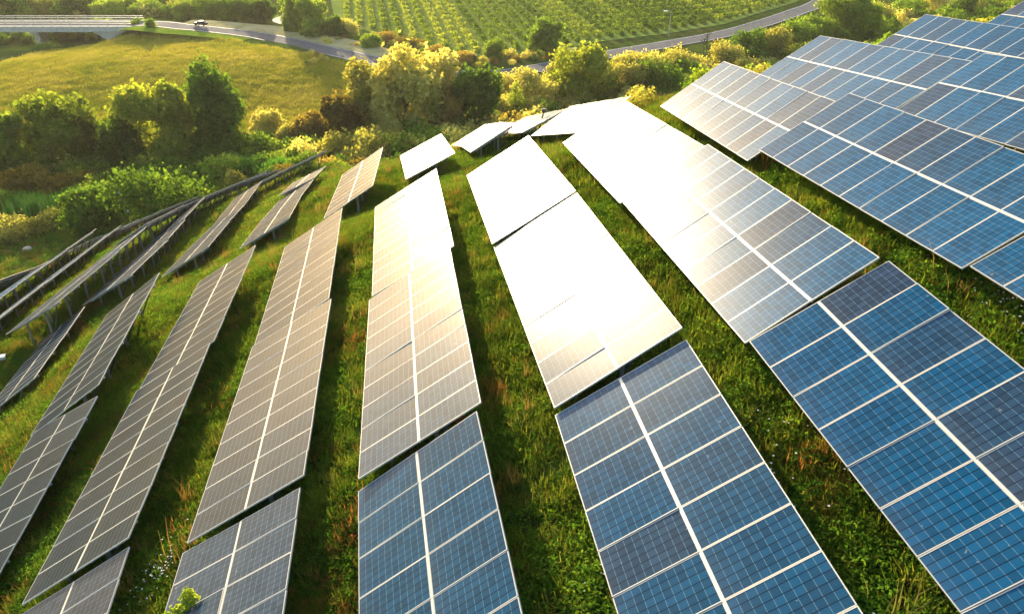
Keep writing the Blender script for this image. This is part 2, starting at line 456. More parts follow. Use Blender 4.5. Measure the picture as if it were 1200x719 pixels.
# ------------------------------------------------------------------ terrain and sheets
def axis(parts):
    o = [parts[0][0]]
    for a, b, s in parts:
        k = max(1, int(round((b-a)/s))); o += list(np.linspace(a, b, k+1)[1:])
    return np.array(o)
gx = axis([(-1000,-400,60),(-400,-180,20),(-180,-60,5),(-60,-52,2),(-52,36,0.8),(36,60,3),(60,180,6),(180,400,20),(400,1000,60)])
gy = axis([(-400,-40,40),(-40,0,4),(0,76,0.8),(76,140,2),(140,300,3),(300,460,16),(460,1400,60)])
GX, GY = np.meshgrid(gx, gy)
GZ = H(GX, GY)
bumpy = 0.10*np.sin(GX*1.7+np.sin(GY*1.1))*np.sin(GY*1.5+np.cos(GX*.9)) + 0.05*np.sin(GX*4.1+GY*3.3)
GZ = GZ + bumpy*((GY < 110) & (np.abs(GX) < 70))
nx, ny = len(gx), len(gy)
idx = np.arange(nx*ny).reshape(ny, nx)
F = np.stack([idx[:-1,:-1], idx[:-1,1:], idx[1:,1:], idx[1:,:-1]], -1).reshape(-1, 4)
V = np.stack([GX, GY, GZ], -1).reshape(-1, 3)
ground = mesh_obj('ground', np_mesh('ground', V, F, [M['ground']], smooth=True))
tag(ground, kind='structure')

def catmull(pts, n=10):
    pts = [np.array(p, float) for p in pts]
    P_ = [2*pts[0]-pts[1]] + pts + [2*pts[-1]-pts[-2]]
    o = []
    for i in range(1, len(P_)-2):
        a, b, c, d = P_[i-1:i+3]
        for t in np.linspace(0, 1, n, endpoint=False):
            o.append(.5*((2*b)+(-a+c)*t+(2*a-5*b+4*c-d)*t*t+(-a+3*b-3*c+d)*t**3))
    o.append(P_[-2]); return np.array(o)
def ribbon(name, line, off0, off1, lift, mat, kind='structure', n=2, flat=None):
    d = np.gradient(line, axis=0); d /= np.linalg.norm(d, axis=1)[:, None]
    nrm = np.c_[-d[:, 1], d[:, 0]]
    rows = []
    for t in np.linspace(0, 1, n+1):
        o = off0 + (off1-off0)*t
        rows.append(line + nrm*np.asarray(o).reshape(-1, 1))
    A_ = np.stack(rows, 1)
    base = H(line[:, 0], line[:, 1]) if flat is None else flat
    Z = np.repeat(np.asarray(base)[:, None], n+1, 1) + lift
    V = np.concatenate([A_, Z[..., None]], -1).reshape(-1, 3)
    I = np.arange(len(line)*(n+1)).reshape(len(line), n+1)
    F = np.stack([I[:-1, :-1], I[1:, :-1], I[1:, 1:], I[:-1, 1:]], -1).reshape(-1, 4)[:, ::-1]
    return tag(mesh_obj(name, np_mesh(name, V, F, [mat], smooth=True)), kind=kind)
def patch(name, poly, lift, mat, step=4.0):
    poly = np.array(poly, float)
    x0, y0 = poly.min(0); x1, y1 = poly.max(0)
    from mathutils.geometry import delaunay_2d_cdt
    def inside(x, y):
        c = False; j = len(poly)-1
        for i in range(len(poly)):
            if (poly[i,1] > y) != (poly[j,1] > y) and x < (poly[j,0]-poly[i,0])*(y-poly[i,1])/(poly[j,1]-poly[i,1])+poly[i,0]: c = not c
            j = i
        return c
    edge = []
    for i in range(len(poly)):
        a, b = poly[i], poly[(i+1) % len(poly)]
        k = max(1, int(np.linalg.norm(b-a)/step))
        for t in range(k): edge.append(a+(b-a)*t/k)
    n_e = len(edge)
    pts = [Vector(e) for e in edge]
    for x in np.arange(x0, x1, step):
        for y in np.arange(y0, y1, step):
            if inside(x, y) and min((e[0]-x)**2+(e[1]-y)**2 for e in edge) > (step*.5)**2: pts.append(Vector((x, y)))
    vo, eo, fo, *_ = delaunay_2d_cdt(pts, [(i, (i+1) % n_e) for i in range(n_e)], [list(range(n_e))], 1, 1e-4)
    xy = np.array([tuple(v) for v in vo]); z = H(xy[:, 0], xy[:, 1])+lift
    F = np.array([f for f in fo if len(f) == 3])
    me = np_mesh(name, np.c_[xy, z], F, [mat], smooth=True)
    if len(me.polygons) and me.polygons[0].normal.z < 0: me.flip_normals()
    return tag(mesh_obj(name, me), kind='structure')

road_line = catmull([(-104, 222.5), (-91.1, 218.0), (-84.1, 217.3), (-69.1, 216.4), (-58.4, 210.0), (-47.2, 199.7), (-35.1, 191.1), (-24.1, 185.0), (-11.9, 181.1), (-2.0, 183.0), (10.4, 191.9), (26.6, 205.4), (41.6, 215.9), (61.1, 229.9), (78.2, 247.1), (92.7, 264.0), (104.9, 279.4), (135, 330)], 8)
field_poly = [(-170, 150), (-150, 178), (-123.6, 190.0), (-120.8, 208.1), (-106.2, 211.5), (-90.2, 211.8), (-76.5, 211.1), (-57.5, 198.2), (-40.3, 186.0), (-29.5, 180.0), (-22, 165), (-24, 150), (-31, 132), (-37, 122), (-56.5, 121.5), (-77, 122), (-100, 122), (-150, 124)]
patch('dry_field', field_poly, 0.10, M['field'], 4.0)
vine_edge = np.array([(-54,247),(-50.3,243),(-38.9,228.3),(-27.7,215.7),(-15,203),(-8.5,199.5),(2.2,204),(13.5,210.5),(23.4,219),(43.7,229.5),(64,243.5),(83,265),(97.6,281),(112,303),(128,330)], float)
patch('vineyard', [tuple(p) for p in vine_edge]+[(128,420),(-95,420)], 0.10, M['vine_ground'], 6.0)
ribbon('road', road_line, -3.4, 3.4, 0.16, M['asphalt'])
for o in (-3.1, 2.95): ribbon('road_edge_line', road_line, o, o+0.15, 0.165, M['paint'], n=1)
ribbon('gravel_verge', road_line[8:56], 3.6, 8.5+4*np.sin(np.linspace(0, 3.1, 48)), 0.13, M['verge'])
ribbon('grass_bank', road_line[:60], -9.0, -3.6, 0.12, M['bank'])
path_line = catmull([(-68,243),(-72,250),(-70,262),(-77,280),(-90,310)], 8)
ribbon('track', path_line, -1.9, 1.9, 0.18, M['gravel'])
side_line = catmull([(-44,207),(-36,204.5),(-27,199),(-20,192.5),(-15,187)], 8)
ribbon('footpath', side_line, -1.1, 1.1, 0.18, M['gravel'])
patch('green_bank', [(-140,252),(-108,246),(-98,249),(-72,252),(-86,290),(-110,330),(-180,330)], 0.10, M['bank'], 6)

# ------------------------------------------------------------------ bridge
def build_bridge():
    x1, yc, zt = -103.0, 222.5, -42.75            # landing of the deck, centre line, road level
    br = empty('road_bridge', (x1, yc, zt))
    tag(br, 'pale concrete road bridge with steel railings and one visible pier', 'bridge')
    d = MB(); d.box((-115,-4,-1.0), (0,4,-.25)); d.build('deck', M['concrete'], br)
    r = MB(); r.box((-115,-3.4,-.25), (0,3.4,-.13)); r.build('roadway', M['asphalt'], br)
    for y0, y1 in ((-4.5,-3.7),(3.7,4.5)):
        k = MB(); k.box((-115,y0,-1.35), (0,y1,.12)); k.build('parapet_beam', M['concrete'], br)
    for y0 in (-4.1,4.1):
        rl = MB()
        for z in (.75, 1.25): rl.bar((-115,y0,z), (0,y0,z), .12, .16)
        for x in np.arange(-114,0,2.5): rl.bar((x,y0,.12), (x,y0,1.3), .1, .1)
        rl.build('railing', M['steel'], br)
    for x in (-27.5,-72):
        p = MB(); p.bar((x,0,-7), (x,0,-2.2), 1.5, 5.0, up=(0,1,0)); pr = p.build('pier', M['concrete_warm'], br)
        c = MB(); c.box((x-1.1,-3.6,-2.2), (x+1.1,3.6,-1.02)); c.build('pier_cap', M['concrete'], pr)
    a = MB(); a.v += [(-12,-3.7,-1.02),(1,-3.7,-1.02),(1,-3.7,-5.2),(-5,-3.7,-5.2),(-12,3.7,-1.02),(1,3.7,-1.02),(1,3.7,-5.2),(-5,3.7,-5.2)]
    a.f += [(0,3,2,1),(4,5,6,7),(0,1,5,4),(1,2,6,5),(2,3,7,6),(3,0,4,7)]; a.m += [0]*6
    a.build('abutment', M['concrete'], br)
build_bridge()

# ------------------------------------------------------------------ solar tables
LP, SP, T_ = 1.663, 0.998, 0.04        # panel long side, short side, thickness
def panel_mesh():
    fr = 0.018
    V = [(fr,fr,T_-.004),(LP-fr,fr,T_-.004),(LP-fr,SP-fr,T_-.004),(fr,SP-fr,T_-.004),
         (fr,fr,T_-.012),(LP-fr,fr,T_-.012),(LP-fr,SP-fr,T_-.012),(fr,SP-fr,T_-.012)]
    F = [(0,1,2,3),(7,6,5,4)]
    me = bpy.data.meshes.new('solar_panel'); me.from_pydata(V, [], F); me.update()
    uv = me.uv_layers.new(name='UVMap')
    for p in me.polygons:
        for li in p.loop_indices:
            v = V[me.loops[li].vertex_index]; uv.data[li].uv = ((v[0]-fr)/(LP-2*fr), (v[1]-fr)/(SP-2*fr))
    me.materials.append(M['cells']); me.materials.append(M['backsheet'])
    me.polygons[1].material_index = 1
    return me
def frame_mesh():
    b = MB(); fr = 0.018
    b.box((0,0,0), (LP,fr,T_)); b.box((0,SP-fr,0), (LP,SP,T_)); b.box((0,fr,0), (fr,SP-fr,T_)); b.box((LP-fr,fr,0), (LP,SP-fr,T_))
    return b.mesh('panel_frame', [M['alu']])
PM, FM = panel_mesh(), frame_mesh()
capm = MB(); capm.box((-0.0165,0,-0.012), (0.0165,10*P-.012,T_+0.002)); CAPM = capm.mesh('centre_rail', [M['rail_cap']])
NEAR = {'A1','B1','C1','D1','E1','K1','J1'}
ROWS = ['S','Q','P','H','I','J','K','A','B','C','D','E','F','G','R']
LABEL = {
 'A1':'grey solar table with a weed clump on its low edge',
 'A2':'long grey and gold streaked solar table, directly uphill of the one with the weed clump',
 'A3':'pale golden solar table joining the far end of the grey and gold streaked one',
 'A4':'small golden solar table standing left of the one with two dark slits',
 'B1':'blue-grey solar table cut off by the bottom edge near the centre of the photo',
 'B2':'cream glaring solar table with grey lower right corner, behind the central blue-grey one',
 'B3':'blank white glaring solar table, narrowest white one, above the cream central table',
 'B4':'small golden solar table with two dark slits, just beyond the narrowest white one',
 'C1':'steel blue solar table at the bottom edge, right of the central white-flowered grass strip',
 'C2':'white glaring solar table with grey near right corner, above the steel blue one',
 'C3':'blank white solar table parted by a thin grey line from the one below it',
 'C4':'golden solar table beyond the white ones, nearer of the pair before the dark tree',
 'C5':'golden solar table at the foot of the dark tree, farther of the central pair',
 'D1':'large vivid blue solar table filling the lower right corner',
 'D2':'solar table shading from cream to grey-blue, above the large vivid blue one',
 'D3':'widest blank white solar table, brightest spot of the whole field',
 'D4':'golden solar table peeping out left of the widest white one, nearer of two',
 'D5':'golden solar table below the conifer, farther left of the two beside the widest white',
 'E1':'blue solar table cut off by the right edge, below the long blue one',
 'E2':'long blue solar table at right, grey at its far end, pointed near corner',
 'E3':'cream solar table at upper right with its far tip beside the shrubs',
 'F2':'blue solar table touching the right edge, with dark grey far corner',
 'F3':'cream and grey solar table at upper right, beside the dense dark shrub',
 'G2':'pale solar table just showing at the right edge behind the blue one',
 'G3':'pale grey solar table in the top right corner, second from the top',
 'R3':'pale solar table at the very top right corner, topmost of all',
 'K1':'solar table with a pinkish gold corner at the bottom left corner',
 'K2':'dark grey solar table with teal near end, above the pinkish gold corner one',
 'K3':'grey and brown solar table uphill of the dark one with the teal end',
 'K4':'golden solar table past the grass, with dark shade under its right side',
 'K5':'small golden table stepping on from the golden one with dark shade beneath',
 'K6':'tiny golden table tapering to a tip below the brown trees',
 'J1':'dark grey solar table on the left edge with a green-tinted top corner',
 'J2':'grey solar table with two bare posts showing under its right edge, left part',
 'I2':'dark grey solar table cut off at the left edge, nearest the small white box',
}
SEQ = {'J':'row left of the dark-shaded golden one', 'I':'golden row starting above two dark grey tables',
       'H':'row starting at the small white box', 'P':'thin edge-on row above the white box',
       'Q':'second row from the far left grass', 'S':'outermost left row showing its back'}
ORD = {3:'first', 4:'second', 5:'third', 6:'fourth', 7:'fifth'}
def cal_post(loc, ground_z): pass
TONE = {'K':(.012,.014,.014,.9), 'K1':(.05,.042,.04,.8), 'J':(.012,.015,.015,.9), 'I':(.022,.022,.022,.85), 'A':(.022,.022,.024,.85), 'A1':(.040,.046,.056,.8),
        'H':(.03,.026,.02,.8), 'B1':(.008,.042,.072,.55), 'C1':(.010,.045,.085,.45), 'B':(.03,.035,.045,.6), 'C':(.03,.035,.045,.6)}  # left rows: reflections of ground and horizon painted in as base tint
def solar_table(key):
    x, y, z, az, sl, ti = TABLES[key]
    u, v = axes(az, sl, ti); n = np.cross(u, v)
    R = Matrix((u, v, n)).transposed().to_4x4()
    o = np.array([x, y, z])
    root = bpy.data.objects.new('solar_table', None); COL.objects.link(root)
    root.empty_display_size = .4
    root.matrix_world = Matrix.Translation(o) @ R
    lab = LABEL.get(key) or f'{ORD[int(key[1])]} table from the camera in the {SEQ[key[0]]}'
    tag(root, lab, 'solar table', 'solar tables standing in rows on the hillside')
    far = int(key[1]) >= 4 or key[0] in 'SQPH'
    jit = 0.0045
    for c in range(2):
        for r in range(10):
            p = bpy.data.objects.new('solar_panel', PM); COL.objects.link(p); p.parent = root
            p.location = (0.0 if c == 0 else LP+0.034, r*P, 0)
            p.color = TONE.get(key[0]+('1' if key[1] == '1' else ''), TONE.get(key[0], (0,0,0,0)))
            p.rotation_euler = (rng.normal(0, jit), rng.normal(0, jit), 0)
            f = bpy.data.objects.new('panel_frame', FM); COL.objects.link(f); f.parent = p
    cr = bpy.data.objects.new('centre_rail', CAPM); COL.objects.link(cr); cr.parent = root
    cr.location = (LP+0.017, 0, 0)
    Ri = R.to_3x3().transposed()
    def loc(w): return tuple(Ri @ Vector(np.asarray(w)-o))
    def gz(px, py): return Hs(px, py)
    for uu in (0.55, 1.25, 2.1, 2.85):
        b = MB(); b.box((uu-.025, 0.1, -.07), (uu+.025, 10*P-.1, -.005)); b.build('purlin', M['steel'], root)
    for vv in (0.9, 3.6, 6.4, 9.2):
        b = MB(); b.box((0.25, vv-.035, -.16), (3.15, vv+.035, -.072)); b.build('rafter', M['steel'], root)
        for name, uu, ub, w in (('post', 2.05, 2.05, .10), ('brace', 2.85, 2.05, .06), ('front_post', .75, .75, .08)):
            top = o + u*uu + v*P*vv*.99 - n*.16
            bot = o + u*ub + v*P*vv*.99
            g = gz(bot[0], bot[1])
            b = MB()
            if name == 'brace': b.bar(loc(top), loc((bot[0], bot[1], g+.15)), w, w)
            else: b.bar(loc(top), loc((top[0], top[1], g-.3)), w, w)
            b.build('post' if name != 'brace' else 'brace', M['dark_steel'] if name == 'brace' else M['steel'], root)
    return root
for key in TABLES: solar_table(key)

# weed clump lying on the low edge of one table
def leaf_cloud(centers, radii, n, size, rg, flat=1.0, up=0.0):
    """leaf quads scattered in ellipsoid lobes"""
    centers = np.asarray(centers, float); radii = np.asarray(radii, float)
    w = (radii.prod(1))**(2/3); w /= w.sum()
    k = rg.choice(len(centers), n, p=w)
    d = rg.normal(size=(n, 3)); d /= np.linalg.norm(d, axis=1)[:, None]
    r = rg.uniform(0.2, 1.0, n)**0.5 * (1+np.abs(rg.normal(0, .24, n)))
    c = centers[k] + d*radii[k]*r[:, None]
    nn = d*0.7 + rg.normal(size=(n, 3))*0.7; nn[:, 2] += up; nn /= np.linalg.norm(nn, axis=1)[:, None]
    t = np.cross(nn, rg.normal(size=(n, 3))); t /= np.linalg.norm(t, axis=1)[:, None]
    b = np.cross(nn, t)
    s = size*rg.uniform(.6, 1.4, n)[:, None]
    a1 = t*s; a2 = b*s*.62*flat
    V = np.stack([c-a1, c-a2*1.0+a1*.1, c+a1, c+a2+a1*.1], 1).reshape(-1, 3)
    return V, np.arange(4*n).reshape(n, 4)

def weed_on_panel():
    x, y, z, az, sl, ti = TABLES['A1']; u, v = axes(az, sl, ti); n = np.cross(u, v)
    o = np.array([x, y, z]); vv = 10*P - 2.12
    rg = np.random.default_rng(5)
    c = [o+u*a+v*(vv+b)+n*h for a, b, h in ((.12,0,.1),(.35,.02,.12),(.6,.05,.12),(.85,.12,.2),(.0,-.1,.0),(.82,.25,.22))]
    V, F = leaf_cloud(c, [(.2,.13,.07)]*4+[(.16,.16,.1)]+[(.11,.11,.17)], 900, .042, rg)
    ob = mesh_obj('weed_clump', np_mesh('weed_clump', V, F, [M['leaf_green']]))
    tag(ob, 'yellow-green weed clump sprawling over the low edge of a grey solar table', 'weed')
weed_on_panel()

# ------------------------------------------------------------------ plants
def crown_round(seed, lobes=9, n=3600, size=.30, tall=1.0):
    """unit crown: height 1 (z 0.12..1), half width ~0.5 before scaling"""
    rg = np.random.default_rng(seed)
    C, Rr = [], []
    for i in range(lobes):
        a = rg.uniform(0, 2*math.pi); zz = rg.uniform(.12, .86)
        rad = .38*max(.05, 1-abs((zz-.48)/.52)**3)**.5
        d = rad*rg.uniform(.45, 1.05)
        C.append((d*math.cos(a), d*math.sin(a), zz)); s = rg.uniform(.11, .20); Rr.append((s, s, s*rg.uniform(.7, 1.0)))
    C.append((0,0,.5)); Rr.append((.27,.27,.40))
    return C, Rr
def make_crown(name, C, Rr, n, leaf, seed, h, w):
    rg = np.random.default_rng(seed+99)
    C = np.array(C)*[w, w, h]; Rr = np.array(Rr)*[w, w, h]
    V, F = leaf_cloud(C, Rr, n, leaf, rg)
    return np_mesh(name, V, F)
def trunk_mesh(seed, h, w, mat, branches=5):
    rg = np.random.default_rng(seed); b = MB()
    r = .022*h+.05
    b.tube([(0,0,-.4),(rg.normal(0,.02)*w,0,h*.3),(rg.normal(0,.05)*w,rg.normal(0,.05)*w,h*.62),(0,0,h*.85)], [r*1.2,r,r*.6,r*.2], 7)
    for i in range(branches):
        a = rg.uniform(0, 6.28); z0 = rg.uniform(.22, .55)*h; l = rg.uniform(.25,.42)*w
        b.tube([(0,0,z0),(l*.5*math.cos(a),l*.5*math.sin(a),z0+.12*h),(l*math.cos(a),l*math.sin(a),z0+.27*h)], [r*.5,r*.35,r*.12], 5)
    return b.mesh('trunk', [mat], True)
KIND = {'tree_dark':('leaf_dark','dark green leafy tree'), 'tree_olive':('leaf_olive','olive green leafy tree'), 'tree_green':('leaf_green','mid green leafy tree'),
        'tree_gold':('leaf_gold','golden backlit leafy tree'), 'tree_brown':('leaf_brown','brownish leafy tree'),
        'shrub_dark':('leaf_dark','dark green shrub'), 'shrub_gold':('leaf_gold','golden yellow shrub'), 'shrub_green':('leaf_green','green shrub'),
        'shrub_brown':('leaf_brown','brownish shrub'), 'hedge_shrub':('leaf_dark','large dark hedge-like shrub')}
PLANTS = [
    ('tree_dark', -78.8, 115.3, 12.4, 8.1),
    ('tree_olive', -72.9, 119.0, 13.1, 11.1),
    ('tree_dark', -69.4, 124.1, 9.6, 4.9),
    ('tree_olive', -64.7, 124.7, 9.6, 7.5),
    ('tree_olive', -58.0, 124.0, 14.2, 12.1),
    ('tree_green', -48.7, 124.7, 16.7, 8.9),
    ('tree_dark', -55.3, 126.8, 13.2, 5.3),
    ('shrub_dark', -42.0, 120.0, 5.7, 8.6),
    ('tree_gold', -44.1, 136.0, 6.3, 5.3),
    ('shrub_gold', -38.3, 128.0, 5.4, 5.0),
    ('tree_brown', -34.0, 127.5, 7.3, 5.3),
    ('tree_brown', -28.3, 127.0, 11.3, 5.6),
    ('tree_gold', -24.4, 133.1, 14.4, 7.6),
    ('tree_gold', -18.2, 130.4, 17.7, 9.3),
    ('tree_gold', -13.8, 137.8, 16.2, 8.8),
    ('tree_brown', -12.1, 132.6, 10.8, 5.2),
    ('tree_dark', -7.0, 133.7, 14.1, 9.5),
    ('conifer', 0.8, 145.2, 8.1, 6.6),
    ('tree_gold', 4.8, 151.7, 9.5, 9.2),
    ('tree_olive', 13.9, 155.6, 14.6, 12.6),
    ('tree_gold', 21.9, 161.5, 10.1, 9.0),
    ('tree_gold', 28.1, 167.2, 10.0, 8.5),
    ('shrub_green', 31.0, 161.7, 10.8, 11.5),
    ('tree_gold', 36.6, 175.3, 9.1, 10.0),
    ('bare', 45.0, 185.9, 10.5, 6.9),
    ('shrub_gold', 51.1, 187.6, 7.0, 9.0),
    ('shrub_green', 50.6, 196.0, 5.5, 7.6),
    ('shrub_green', 59.9, 197.8, 8.3, 9.8),
    ('shrub_gold', 66.8, 203.0, 8.0, 9.6),
    ('shrub_green', 74.8, 210.9, 8.8, 10.4),
    ('tree_dark', 91.7, 223.2, 14.9, 15.2),
    ('shrub_green', 82.5, 217.0, 8.5, 10.2),
    ('shrub_gold', 110.1, 242.1, 7.2, 11.3),
    ('shrub_green', 122.4, 252.6, 6.9, 11.7),
    ('shrub_gold', 137.0, 264.0, 6.5, 12.2),
    ('shrub_green', 149.6, 269.8, 6.7, 12.4),
    ('shrub_green', 100.3, 230.1, 10.5, 10.8),
    ('hedge_shrub', -42.4, 86.9, 7.2, 12.4),
    ('hedge_shrub', -53.3, 89.1, 5.8, 8.0),
    ('tree_brown', -68.1, 103.7, 5.9, 6.7),
    ('reeds', -65.9, 97.8, 3.3, 7.8),
    ('reeds', -58.9, 97.0, 3.8, 5.8),
    ('shrub_gold', -62.6, 88.3, 3.3, 5.6),
    ('shrub_gold', -59.5, 89.6, 2.8, 4.4),
    ('shrub_green', -70.2, 98.5, 4.3, 4.7),
    ('shrub_gold', -37.8, 99.6, 2.5, 3.5),
    ('reeds', -42.2, 111.0, 3.4, 5.2),
    ('reeds', -37.4, 108.4, 3.3, 5.1),
    ('reeds', -32.9, 104.8, 2.9, 4.2),
    ('tree_dark', -155.5, 255.8, 7.5, 12.9),
    ('tree_gold', -148.6, 257.0, 6.4, 9.7),
    ('tree_dark', -137.2, 257.0, 7.6, 12.4),
    ('shrub_green', -128.3, 257.0, 4.6, 9.2),
    ('tree_green', -99.4, 249.4, 6.8, 8.9),
    ('tree_green', -91.6, 248.0, 7.9, 9.9),
    ('tree_green', -82.7, 244.9, 8.3, 9.8),
    ('tree_dark', -74.6, 241.7, 8.2, 8.7),
    ('tree_dark', -60.7, 223.6, 11.3, 7.1),
    ('tree_green', -54.0, 218.4, 11.5, 8.4),
    ('tree_green', -48.4, 218.2, 6.5, 7.0),
    ('shrub_dark', -126.8, 228.7, 5.8, 7.3),
    ('shrub_green', -119.6, 233.3, 4.8, 5.5),
    ('shrub_green', -115.6, 233.4, 4.3, 5.0),
    ('shrub_green', -96.4, 215.4, 3.4, 3.7),
    ('shrub_gold', -44.9, 221.9, 5.6, 6.6),
    ('shrub_green', -35.8, 203.4, 4.2, 5.7),
    ('shrub_brown', -34.0, 214.7, 3.0, 7.8),
    ('shrub_brown', -26.3, 208.0, 2.9, 7.6),
    ('shrub_brown', -18.8, 198.2, 3.0, 7.3),
    ('shrub_brown', -12.5, 191.9, 3.1, 6.7),
    ('shrub_dark', -4.9, 196.5, 5.7, 5.5),
    ('tree_green', 8.5, 202.6, 10.3, 8.7),
    ('shrub_dark', -121.7, 226.2, 4.2, 7.2),
    ('shrub_green', -120.8, 208.1, 2.9, 5.8),
    ('tree_dark', -62.9, 119.9, 9.0, 7.0),
    ('shrub_dark', -74.7, 118.4, 4.5, 6.9),
    ('shrub_dark', -64.7, 117.7, 4.4, 8.3),
    ('shrub_dark', -48.5, 113.6, 4.3, 6.6),
    ('shrub_dark', -80.1, 120.6, 5.1, 7.0),
    ('shrub_dark', -33.0, 111.1, 3.6, 3.9),
    ('shrub_gold', -27.5, 138.1, 6.8, 6.3),
    ('shrub_gold', -20.1, 125.0, 7.1, 5.2),
    ('shrub_dark', -17.6, 127.7, 6.3, 5.0),
    ('shrub_dark', -9.8, 131.2, 6.5, 5.1),
    ('shrub_gold', -4.1, 144.0, 7.0, 6.5),
    ('shrub_gold', 8.5, 157.7, 6.4, 7.0),
    ('shrub_gold', 18.0, 161.5, 7.0, 7.2),
    ('shrub_brown', -29.6, 118.7, 3.6, 4.1),
    ('shrub_gold', -29.1, 123.0, 3.4, 3.7),
    ('shrub_gold', 0.0, 166.4, 5.5, 7.4),
    ('shrub_gold', 10.6, 176.0, 5.0, 7.0),
    ('shrub_gold', 26.7, 180.9, 5.5, 7.9),
    ('shrub_gold', 40.5, 175.3, 6.2, 7.7),
    ('shrub_green', 37.5, 169.8, 6.9, 6.8),
    ('shrub_gold', 53.6, 181.4, 5.6, 7.9),
]

def put_tree(k, x, y, h, w, label, group=None, seed=0, cat=None):
    z = Hs(x, y); mat = M[KIND[k][0]]
    if k in ('tree_gold', 'tree_brown'): w *= 1.3
    elif k == 'tree_olive': w *= 1.12
    h *= .95
    C, Rr = crown_round(seed, 19)
    n = int(np.clip(260*h*w/1.3, 2400, 9000)); leaf = float(np.clip(.022*h+.08, .16, .42))
    r = empty('tree', (x, y, z), random.uniform(0, 6)); tag(r, label, 'tree', group)
    me = make_crown('crown', C, Rr, n, leaf, seed, h, w*1.06); me.materials.append(mat); mesh_obj('crown', me, r)
    mesh_obj('trunk', trunk_mesh(seed, h, w, M['bark']), r)
    return r
def put_shrub(k, x, y, h, w, label, group=None, seed=0, name='shrub', d=None):
    z = Hs(x, y); mat = M[KIND[k][0]]; rg = np.random.default_rng(seed)
    C, Rr = [], []
    for i in range(9):
        a = rg.uniform(0, 6.28); q = rg.uniform(.1, .36); zz = rg.uniform(.12, .72)
        C.append((q*math.cos(a), q*math.sin(a), zz)); s = rg.uniform(.14, .26); Rr.append((s, s, s*1.1))
    C.append((0,0,.35)); Rr.append((.36,.36,.42))
    n = int(np.clip(230*h*w/1.2, 1500, 7000)); leaf = float(np.clip(.02*h+.09, .12, .32))
    rg2 = np.random.default_rng(seed+9)
    dd = d or w
    V, F = leaf_cloud(np.array(C)*[w, dd, h], np.array(Rr)*[w, dd, h], n, leaf, rg2)
    V = V[:].copy()
    me = np_mesh(name, V, F, [mat]); o = mesh_obj(name, me); o.location = (x, y, z)
    tag(o, label, 'shrub', group); return o
WHERE = {}
def plant_label(i, k):
    return PL.get(i)
PL = {}
LBL = '''0 dark green tree at the left edge below the dry field
1 olive tree with rounded crown, second from the left edge below the field
2 slim dark tree squeezed between two olive trees below the field
3 small olive tree left of the widest olive crown
4 widest olive tree of the clump, left of the tall dark green one
5 tall deep green tree standing out against the golden field
6 dark slim tree tucked left of the tall deep green one
7 low dark shrub at the right foot of the tall deep green tree
8 small golden tree on the field edge right of the tall deep green one
9 pale gold shrub left of the brownish trees at the field edge
10 shorter of the two brownish trees at the field's right edge
11 taller brownish tree at the field's right edge
12 golden tree just right of the taller brownish tree
13 tallest golden tree, above the golden table with two slits
14 golden tree leaning against the rust-brown one
15 rust-brown tree hugging the left side of the dark bushy tree
16 dark bushy tree right behind the central golden tables
18 golden tree right of the small dark conifer
19 tall olive tree before the road, right of the conifer
20 golden tree right of the tall olive one near the road
21 golden tree with its foot behind the brightest white table
23 golden tree left of the bare dead tree
24 bare dead tree with dark branches beside the right-hand road
30 dark tree highest on the right, above the cream tables
37 big dark hedge-like shrub with golden rim beside the left tables
38 smaller dark hedge-like shrub left of the big one
39 orange-brown tree above the bright reeds at left
49 dark tree at the top left corner behind the bridge
50 yellow tree behind the bridge, between two dark ones
51 dark wide tree behind the bridge, right of the yellow one
53 leftmost green tree of the roadside row at the top
54 second green tree of the roadside row at the top
55 third green tree of the roadside row at the top
56 dark tree left of the pale track at the top
57 tall dark tree right of the pale track at the top
58 green tree right of the tall dark one by the track
59 small green tree at the near corner of the vineyard
70 round dark bush at the vineyard's lower edge by the road
71 lone round green tree at the vineyard's lower edge'''
for l in LBL.split('\n'):
    a, b = l.split(' ', 1); PL[int(a)] = b
def near_thing(x, y):
    if y > 205 and x < -70: return 'by the bridge and road at top left'
    if y > 185 and x < 0: return 'along the roadside below the vineyard'
    if x > 45: return 'on the slope above the right-hand tables'
    if x > -5: return 'between the golden tables and the road'
    if x > -32: return 'in the thicket behind the central tables'
    return 'in the thicket below the dry field'
